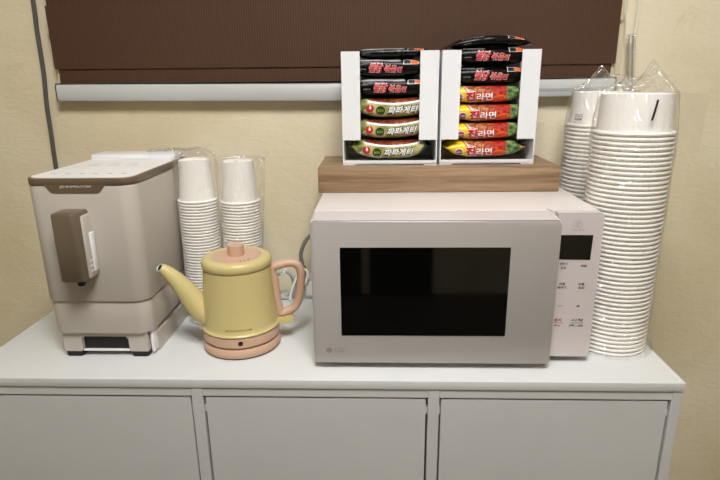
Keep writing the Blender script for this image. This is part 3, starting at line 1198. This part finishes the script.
# base: drawer, side skirts, black inset and feet
bm = nb()
pts = [(-1.056, 0.0105), (-1.0255, 0.0105), (-1.0225, 0.014), (-1.0225, 0.034), (-1.018, 0.0395), (-0.942, 0.0395), (-0.9375, 0.034), (-0.9375, 0.014), (-0.9345, 0.0105), (-0.904, 0.0105), (-0.904, 0.0487), (-1.056, 0.0487)]
prism_y(bm, [(x, z+T) for x, z in pts], 0.0760, 0.110)
link('drip_drawer', cml(bm), 'coffee', cm, smooth=0)
link('black_recess', cml(box(nb(), -1.0235, -0.9365, 0.0840, 0.1050, 0.0120+T, 0.0400+T)), 'foot', cm, smooth=0)
link('drawer_floor', cml(box(nb(), -1.0225, -0.9375, 0.0775, 0.0835, 0.0105+T, 0.0125+T)), 'cwhite', cm, smooth=0)
for a, b in ((-1.0555, -1.0245), (-0.9360, -0.9045)):
    bm = nb()
    prism_z(bm, rrect(a, b, 0.0765, 0.110, 0.006, 4), T, T+0.0107, 0.001)
    link('front_foot', cml(bm), 'foot', cm)
link('drawer_edge', cml(box(nb(), -0.9020, -0.8965, 0.0860, 0.1110, 0.004+T, 0.0480+T, 0.001)), 'cwhite', cm)
bm = nb()
box(bm, cx0+0.010, cx1-0.014, 0.112, cyb-0.004, 0.006+T, 0.0487+T)
link('base_block', cml(bm), 'coffee', cm, smooth=0)
for a, b in ((cx0+0.004, cx0+0.0105), (cx1-0.0145, cx1-0.005)):
    bm = nb()
    loft(bm, [[(x, y, z+T) for x, y, z in ((a, 0.104, 0.0), (b, 0.104, 0.0), (b, cyb, 0.0), (a, cyb, 0.0))],
              [(x, y, z+T) for x, y, z in ((a, 0.100, 0.036), (b, 0.100, 0.036), (b, cyb, 0.036), (a, cyb, 0.036))],
              [(x, y, z+T) for x, y, z in ((a, 0.102, 0.040), (b-0.004, 0.102, 0.040), (b-0.004, cyb, 0.040), (a, cyb, 0.040))]])
    link('side_skirt', cml(bm), 'coffee', cm, smooth=20)
# spout unit on the front
bm = nb()
prism_z(bm, rrect(-1.0105, -0.9690, 0.0240, 0.0655, (0.008, 0.011, 0.001, 0.001), 8), 0.1600+T, 0.2755+T, 0.004)
sp = link('spout_cover', cml(bm), 'bronze', cm, smooth=30)
bm = nb()
prism_z(bm, rrect(-0.9820, -0.9655, 0.0390, 0.0650, (0.001, 0.006, 0.001, 0.001), 5), 0.1620+T, 0.2680+T, 0.003)
link('spout_side', cml(bm), 'coffee', sp, smooth=30)
link('height_slider', cml(box(nb(), -0.9660, -0.9620, 0.0510, 0.0620, 0.1720+T, 0.2380+T, 0.0015)), 'cwhite', sp)
for k in range(3):
    link('slider_mark', cml(box(nb(), -0.9658, -0.9648, 0.0430, 0.0490, 0.173+0.009*k+T, 0.1755+0.009*k+T)), 'cwhite', sp, smooth=0)
link('nozzle', cml(lathe(nb(), [(0.0055, 0), (0.0065, 0.003), (0.0065, 0.012)], (-0.9850, 0.042, 0.1500+T), 16)), 'foot', sp)

# ------------------------------------------------------------------ kettle and its base
KX, KY = -0.7475, 0.1315
KR = math.radians(12)          # how far the front of the kettle turns right
kb = tag(empty('heating_stand', (KX, KY, T)), 'round peach power base under the yellow kettle', 'kettle base')
link('base_plate', lathe(nb(), [(0.062, 0.0025), (0.0685, 0.003), (0.0705, 0.006), (0.0705, 0.014), (0.0685, 0.0185), (0.062, 0.0205)], (0, 0, 0), 64), 'peach', kb)
link('rubber_ring', lathe(nb(), [(0.058, 0), (0.0665, 0), (0.0665, 0.0028), (0.058, 0.0028)], (0, 0, 0), 48, True, True), 'foot', kb)
KZ = 0.0215
kt = tag(empty('kettle', (KX, KY, T+KZ), KR), 'cream yellow drip kettle with peach handle and lid knob', 'kettle')
link('lower_ring', lathe(nb(), [(0.060, 0.0), (0.0660, 0.0), (0.0690, 0.003), (0.0695, 0.008), (0.0690, 0.0190), (0.066, 0.0215), (0.06, 0.0215)], (0, 0, 0), 64), 'peach', kt)


def kr(z):                     # body radius at local height z
    f = min(1, max(0, (z-0.022)/0.112))
    return 0.0685-0.0085*f**0.9


prof = [(0.055, 0.0205), (0.0700, 0.0215), (0.0708, 0.0230), (0.0700, 0.0245), (0.0688, 0.0255)]
for i in range(16):
    z = 0.0265+0.104*i/15
    prof.append((kr(z), z))
prof += [(0.0602, 0.1325), (0.0580, 0.1335)]
body = link('body', lathe(nb(), prof, (0, 0, 0), 72), 'yellow', kt, smooth=50)
ld = link('lid', lathe(nb(), [(0.055, 0.1335), (0.0600, 0.1345), (0.0615, 0.1365), (0.0622, 0.1400), (0.0622, 0.1450), (0.0605, 0.1495), (0.0570, 0.1520), (0.0520, 0.1532), (0.0470, 0.1530), (0.0458, 0.1522), (0.001, 0.1522)], (0, 0, 0), 72), 'yellow', kt, smooth=50)
link('lid_inlay', lathe(nb(), [(0.0452, 0.1515), (0.0452, 0.1524), (0.030, 0.1530), (0.001, 0.1532)], (0, 0, 0), 64), 'peach', ld)
link('knob', lathe(nb(), [(0.0142, 0.1525), (0.0142, 0.155), (0.0150, 0.1700), (0.0148, 0.1722), (0.0135, 0.1735), (0.001, 0.1738)], (0, 0, 0), 40), 'peach', ld)
bm = nb()
for k, a in enumerate((-66, -56, -46)):
    aa = math.radians(a-12)
    lathe(bm, [(0.0013, 0.1528), (0.0013, 0.1534), (0.0002, 0.1535)], (0.0410*math.cos(aa), 0.0410*math.sin(aa), 0), 10)
link('steam_holes', bm, 'black', ld)
# spout
pth = smooth_path([(-0.052, 0, 0.0420), (-0.070, 0, 0.0560), (-0.0880, 0, 0.0840), (-0.1060, 0, 0.1110), (-0.1230, 0, 0.1310), (-0.1320, 0, 0.1375)], 8)
n = len(pth)
rad = []
for i in range(n):
    f = i/(n-1)
    rad.append(0.0255*(1-f)**1.2+0.0082*f+0.004*math.sin(math.pi*f)*(1-f))
bm = nb()
tube(bm, pth, rad, 24, upv=(0, 1, 0))
sp = link('spout', bm, 'yellow', kt, smooth=60)
d = (pth[-1]-pth[-3]).normalized()
nv = (d+Vector((0.1, -0.45, 0.30))).normalized()      # the mouth is cut obliquely


def oblique(bm, lim=0.004):
    for v in bm.verts:
        q = v.co-pth[-1]
        if abs(q.dot(d)) < lim and q.length < 0.02:
            rad_ = q-d*q.dot(d)
            v.co += d*(-(rad_.dot(nv))/d.dot(nv))
    return bm


for v in sp.data.vertices:
    q = v.co-pth[-1]
    if abs(q.dot(d)) < 0.001 and q.length < 0.02:
        v.co += d*(-((q-d*q.dot(d)).dot(nv))/d.dot(nv))
bm = nb()
oblique(tube(bm, [pth[-1]-d*0.001, pth[-1]+d*0.0008], 0.0050, 20, upv=(0, 1, 0)))
link('spout_mouth', bm, 'foot', sp)
bm = nb()
c = pth[-1]
ring = [c+d*0.0005+0.0068*(Vector((0, 1, 0))*math.cos(a)+d.cross(Vector((0, 1, 0)))*math.sin(a)) for a in [2*math.pi*i/24 for i in range(24)]]
oblique(tube(bm, ring, 0.0015, 6, closed=True))
link('spout_lip', bm, 'steel', sp)
# handle: closed D with the inner strip lying on the body
bm = nb()
hp = [(0.0625, 0, 0.1230), (0.078, 0, 0.1290), (0.094, 0, 0.1315), (0.1080, 0, 0.1260), (0.1140, 0, 0.1100), (0.1125, 0, 0.0850), (0.1075, 0, 0.0590), (0.1000, 0, 0.0440), (0.0880, 0, 0.0375), (0.0730, 0, 0.0340)]
inner = [(0.0705, 0, 0.0440), (0.0668, 0, 0.0720), (0.0645, 0, 0.1000)]
P = smooth_path(hp+inner, 6, closed=True)
tube(bm, P, 0.0084, 16, closed=True, flat=(1.0, 0.92), upv=(0, 1, 0))
link('handle', bm, 'peach', kt, smooth=60)
bm = nb()
prism_y(bm, [(0.066, 0.0155), (0.0800, 0.0135), (0.0945, 0.0155), (0.0975, 0.0210), (0.0960, 0.0300), (0.0905, 0.0325), (0.0840, 0.0290), (0.066, 0.0280)], -0.009, 0.009)
bmesh.ops.bevel(bm, geom=list(bm.edges), offset=0.0012, segments=2, affect='EDGES')
link('switch_lever', bm, 'yellow', kt)
# lettering and indicator wrapped on the round body
bm = text_mesh('JENNIFEROOM', 0.047, 0.0046, 0.012)
bmesh.ops.triangulate(bm, faces=bm.faces)
for v in bm.verts:
    z = 0.0345+v.co.z
    r = kr(z)+0.0004
    a = -math.pi/2+v.co.x/r-math.radians(2)
    v.co = (r*math.cos(a), r*math.sin(a), z)
link('lettering', bm, 'peachdk', body, smooth=0)
bm = nb()
a = -math.pi/2+math.radians(0)
nrm = Vector((math.cos(a), math.sin(a), 0))
tn = Vector((-math.sin(a), math.cos(a), 0))
cc = nrm*0.0693+Vector((0, 0, 0.0112))
loft(bm, [[cc+nrm*q+(tn*math.cos(t)+Vector((0, 0, 1))*math.sin(t))*0.0042 for t in [2*math.pi*i/20 for i in range(20)]] for q in (-0.002, 0.0006)])
link('indicator_lamp', bm, mat('dark_red_lens', (48, 14, 14), 0.2), kt)


# ------------------------------------------------------------------ paper cups, bowls and their bags
def cup_mesh(R, r2, h, bead, th, n=44):
    """upside-down paper cup: mouth with rolled bead at z = 0, base on top"""
    prof = []
    for i in range(9):        # bead
        a = -math.pi*0.5+math.pi*1.25*i/8
        prof.append((R-bead+bead*math.cos(a), bead+bead*math.sin(a)))
    a0 = prof[-1]
    for i in range(0, 5):
        f = i/4
        prof.append((R-2*bead+(r2-(R-2*bead))*f, 2*bead+(h-2*bead)*f))
    prof += [(r2-0.0003, h+0.0003), (r2-0.0016, h-0.0036), (0.0005, h-0.0038)]
    bm = nb()
    lathe(bm, prof, (0, 0, 0), n, False, True)
    inner = [(0.0005, h-0.0048), (r2-0.00175, h-0.0046), (r2+0.004*(R-2*bead-r2)/(h-2*bead)-0.0002, h-0.0040), (R-2*bead-0.0002, 2*bead), (R-1.85*bead, 0.3*bead), (R-bead, 0.0)]
    lathe(bm, inner, (0, 0, 0), n, True, False)
    bmesh.ops.remove_doubles(bm, verts=bm.verts, dist=1e-5)
    return bm


def stack(kind, R, r2, h, bead, pitch, n, base, lean, where, cat, group):
    first = None
    for i in range(n):
        f = i/(n-1)
        x = base[0]+lean[0]*f
        y = base[1]+lean[1]*f
        z = T+0.0006+i*pitch
        if first is None:
            first = link(kind, cup_mesh(R, r2, h, bead, 0.0004), 'paper', smooth=40)
            o = first
        else:
            o = first.copy()
            COL.objects.link(o)
        o.location = (x, y, z)
        k = n-i
        pos = 'topmost' if k == 1 else ('bottom one' if i == 0 else ordinal(k)+' from the top')
        tag(o, 'white %s, %s of the %s' % (cat, pos, where), 'cup' if cat == 'paper cup' else 'bowl', group)


def film_bag(name, label, group, base, lean, R, ztop_stack, zrim, ridge, loose=1.05, skirt=1.12, seed=0, amp=1.0, xmin=None, right=0.0, left=0.0, cone=None):
    """film sleeve round a stack: follows it up, then gathers into a flat crumpled ridge.
    ridge: list of (angle fraction -1..1 along x, height) for the free edge"""
    bm = nb()
    n, m = 72, 46
    rings = []
    zs = ztop_stack

    def ridge_h(u):
        for (a, ha), (b, hb) in zip(ridge, ridge[1:]):
            if a <= u <= b:
                return ha+(hb-ha)*(u-a)/(b-a)
        return ridge[-1][1]
    for k in range(m+1):
        f = k/m
        ring = []
        for i in range(n):
            a = 2*math.pi*i/n
            ca, sa = math.cos(a), math.sin(a)
            if f < 0.72:
                g = f/0.72
                z = 0.0008+g*zs
                q = 1.0
                rr = R*(loose+(skirt-loose)*max(0, 1-g*14))
                if cone and g > cone[0]:
                    rr = R*(loose+(cone[1]-loose)*(g-cone[0])/(1-cone[0]))
                w1 = 0.024*noise.noise(Vector((ca*2.2+seed, sa*2.2, g*9+seed)))+0.020*noise.noise(Vector((ca*5+seed*2, sa*5, g*22)))
                if g < 0.05:
                    w1 += 0.05*noise.noise(Vector((ca*6+seed, sa*6, 3.0)))
                rr *= 1+abs(w1)*amp
                loosex = (right*max(0, ca)+left*max(0, -ca))*max(0.0, (g-0.45)/0.55)
                lf = min(1.0, z/zrim)
                x = base[0]+lean[0]*lf+rr*ca+loosex*ca*ca*math.copysign(1, ca)
                y = base[1]+lean[1]*lf+rr*sa
            else:
                g = (f-0.72)/0.28
                rr = R*((cone[1] if cone else loose)+0.0)
                lx = right*max(0, ca)*abs(ca)-left*max(0, -ca)*abs(ca)
                xr = rr*ca*(1-0.10*g)+lx
                yr = rr*sa*((1-g)**0.8)
                u = ca
                hz = zs+(ridge_h(u)-zs)*g**0.9
                wv = noise.noise(Vector((ca*4+seed, sa*3, g*4)))
                x = base[0]+lean[0]+xr+0.004*wv
                y = base[1]+lean[1]+yr+0.010*g*noise.noise(Vector((ca*3+seed, 2.0, g*3)))+0.003*wv
                z = hz+0.004*g*noise.noise(Vector((ca*9+seed, 5.0, 1.0)))
            if xmin is not None and z < 0.30:
                x = max(x, xmin)
            ring.append((x, y, z+T))
        rings.append(ring)
    loft(bm, rings, False, False)
    o = link(name, bm, 'film', smooth=70)
    tag(o, label, 'plastic bag', group)
    return o


SMR = 0.0385
S1, S2 = (-0.8475, 0.2480), (-0.7650, 0.2480)
stack('paper_cup', SMR, 0.0285, 0.080, 0.0020, 0.00593, 43, S1, (0, 0), 'tall cup stack beside the coffee machine', 'paper cup', 'small paper cups in the bagged stack beside the coffee machine')
stack('paper_cup', SMR, 0.0285, 0.080, 0.0020, 0.00586, 43, S2, (0.002, 0), 'cup stack right behind the yellow kettle', 'paper cup', 'small paper cups in the bagged stack behind the kettle')
film_bag('plastic_bag', 'clear plastic bag around the tall cup stack beside the coffee machine', 'clear bags around the cup stacks', S1, (0, 0), SMR, 0.333, 0.249,
         [(-1, 0.343), (-0.4, 0.350), (0.2, 0.350), (0.7, 0.349), (1, 0.346)], 1.02, 1.025, 1.3, amp=0.4, right=0.002, left=0.0)
film_bag('plastic_bag', 'clear plastic bag around the cup stack right behind the kettle', 'clear bags around the cup stacks', S2, (0.002, 0), SMR, 0.330, 0.246,
         [(-1, 0.332), (-0.3, 0.336), (0.3, 0.333), (0.8, 0.336), (1, 0.330)], 1.02, 1.025, 4.1, amp=0.4, right=0.014)
first_bag = [x for x in bpy.data.objects if x.get('label', '').startswith('clear plastic bag around the tall cup')][0]
bm = nb()
gx, gy = 26, 12
V = []
for i in range(gx+1):
    f = i/gx
    row = []
    for j in range(gy+1):
        g = j/gy
        x = -0.952+0.105*f+0.006*noise.noise(Vector((g*3, f*2, 4)))
        y = 0.252+0.012*(1-f)+(0.058-0.02*(1-f))*g+0.006*noise.noise(Vector((f*4, g, 9)))
        z = 0.3405+0.004*f+0.0065*abs(noise.noise(Vector((f*5, g*4, 1))))+0.004*abs(noise.noise(Vector((f*13, g*9, 2))))
        row.append(bm.verts.new((x, y, z+T)))
    V.append(row)
for i in range(gx):
    for j in range(gy):
        bm.faces.new((V[i][j], V[i+1][j], V[i+1][j+1], V[i][j+1]))
link('loose_flap', bm, 'film', first_bag, smooth=70)
BGR = 0.0635
L1, L2 = (-0.0668, 0.1470), (-0.0630, 0.3080)
stack('paper_bowl', BGR, 0.0552, 0.064, 0.0027, 0.00778, 50, L1, (0, 0.002), 'front bowl stack beside the microwave', 'paper bowl', 'large paper bowls in the front stack')
stack('paper_bowl', BGR, 0.0552, 0.064, 0.0027, 0.00778, 50, L2, (0.004, 0.002), 'bowl stack behind the microwave corner', 'paper bowl', 'large paper bowls in the rear stack')
bg = film_bag('plastic_bag', 'clear plastic bag around the front bowl stack, with a black printed stroke', 'clear bags around the bowl stacks', L1, (0, 0.002), BGR, 0.449, 0.3812,
              [(-1, 0.456), (-0.6, 0.462), (-0.25, 0.474), (0.05, 0.466), (0.35, 0.500), (0.6, 0.482), (1, 0.454)], 1.03, 1.17, 7.7, xmin=-0.1322, cone=(0.86, 0.93))
film_bag('plastic_bag', 'clear plastic bag around the rear bowl stack beside the wooden riser', 'clear bags around the bowl stacks', L2, (0.004, 0.002), BGR, 0.449, 0.3812,
         [(-1, 0.450), (-0.5, 0.470), (-0.2, 0.497), (0.1, 0.480), (0.6, 0.476), (1, 0.448)], 1.025, 1.1, 11.2, cone=(0.86, 0.93))


def cone_point(c, ang, z, z0, z1, r0, r1):
    f = (z-z0)/(z1-z0)
    r = r0+(r1-r0)*f
    return Vector((c[0]+r*math.cos(ang), c[1]+r*math.sin(ang), z))


# black printed stroke on the front bag
bm = nb()
C1 = (L1[0]-0.0012, L1[1]+0.002)
rows = []
for i in range(9):
    f = i/8
    z = T+0.407+0.031*f
    ang = math.radians(-92.5+6.5*f)
    r = 0.0668-0.0040*f
    dw = 0.0016/r
    rows.append([(C1[0]+(r+q)*math.cos(ang+s), C1[1]+(r+q)*math.sin(ang+s), z) for s, q in ((-dw, 0.0), (dw, 0.0), (dw, 0.0004), (-dw, 0.0004))])
loft(bm, rows)
link('printed_stroke', bm, 'black', bg, smooth=0)
# small printed label on the rear bag
o = empty('tmp', (0, 0, 0))
bpy.data.objects.remove(o)
rear = [x for x in bpy.data.objects if x.get('label', '').startswith('clear plastic bag around the rear')][0]
C2 = (L2[0]+0.004, L2[1]+0.002)
bm = nb()
random.seed(4)
for zrow, hh in ((T+0.4040, 0.0016), (T+0.4005, 0.0014), (T+0.3950, 0.0035)):
    a = math.radians(-154)
    while a < math.radians(-141):
        da = random.uniform(0.012, 0.03) if hh > 0.002 else random.uniform(0.02, 0.05)
        r = 0.0668
        loft(bm, [[(C2[0]+(r+q)*math.cos(t), C2[1]+(r+q)*math.sin(t), z) for t, q in ((a, 0), (a+da, 0), (a+da, 0.0004), (a, 0.0004))] for z in (zrow, zrow+hh)])
        a += da+0.015
link('printed_label', bm, 'ink', rear, smooth=0)

# ------------------------------------------------------------------ plugs and cords behind the kettle
ps = tag(empty('power_strip', (-0.633, 0.370, T)), 'pale grey power strip standing on the sideboard behind the microwave edge', 'power strip')
link('housing', box(nb(), -0.028, 0.024, -0.022, 0.022, 0, 0.050, 0.004), 'strip', ps)
link('socket_face', box(nb(), -0.0225, 0.018, -0.0232, -0.0215, 0.008, 0.042, 0.001), 'cord', ps)
gc = tag(empty('grey_power_cable', (-0.664, 0.350, T)), 'grey power cable with a ribbed plug behind the kettle handle', 'cable')
bm = nb()
tube(bm, smooth_path([(-0.664, 0.352, T+0.092), (-0.6645, 0.352, T+0.104), (-0.660, 0.353, T+0.120), (-0.650, 0.356, T+0.138), (-0.632, 0.362, T+0.152), (-0.612, 0.378, T+0.155), (-0.585, 0.396, T+0.15)]), 0.0044, 10)
link('cable', shift(bm, -0.664, 0.350, T), 'plug', gc)
bm = nb()
for k in range(4):
    lathe(bm, [(0.0045, 0), (0.0066-k*0.0004, 0.0006), (0.0066-k*0.0004, 0.0032), (0.0045, 0.0040)], (-0.664, 0.352, T+0.0765+k*0.0042), 16)
link('strain_relief', shift(bm, -0.664, 0.350, T), 'plug', gc)
bm = nb()
box(bm, -0.674, -0.655, 0.343, 0.361, T+0.051, T+0.0768, 0.003)
link('plug', shift(bm, -0.664, 0.350, T), 'plug', gc)
bm = nb()
tube(bm, smooth_path([(-0.690, 0.330, T+0.0045), (-0.684, 0.331, T+0.03), (-0.672, 0.333, T+0.058), (-0.660, 0.334, T+0.074), (-0.650, 0.336, T+0.070), (-0.651, 0.334, T+0.052), (-0.662, 0.326, T+0.034), (-0.674, 0.310, T+0.012), (-0.684, 0.290, T+0.0035), (-0.70, 0.25, T+0.003), (-0.715, 0.212, T+0.003)]), 0.0029, 8)
tag(link('white_cord', bm, 'cord'), 'white appliance cord looping up behind the kettle handle', 'cord')
# bundled clear-wrapped cord lying behind the kettle
cb = tag(empty('cord_bundle', (-0.705, 0.345, T)), 'bundled pale cord in clear wrap, seen through the kettle handle', 'cord')
bm = nb()
for k in range(3):
    P = []
    for i in range(28):
        a = 2*math.pi*i/28
        P.append((0.026*math.cos(a)*(1-0.06*k)+0.003*math.sin(k*2), 0.004*k-0.004+0.004*math.sin(2*a), 0.036+0.032*math.sin(a)*(1-0.05*k)))
    tube(bm, P, 0.0029, 8, closed=True)
link('coil', bm, 'strip', cb)
bm = nb()
tube(bm, [(-0.003, -0.009, 0.062), (0.003, -0.010, 0.066), (0.004, 0.009, 0.068), (-0.003, 0.009, 0.064)], 0.003, 8, closed=True)
link('tie', bm, 'cord', cb)
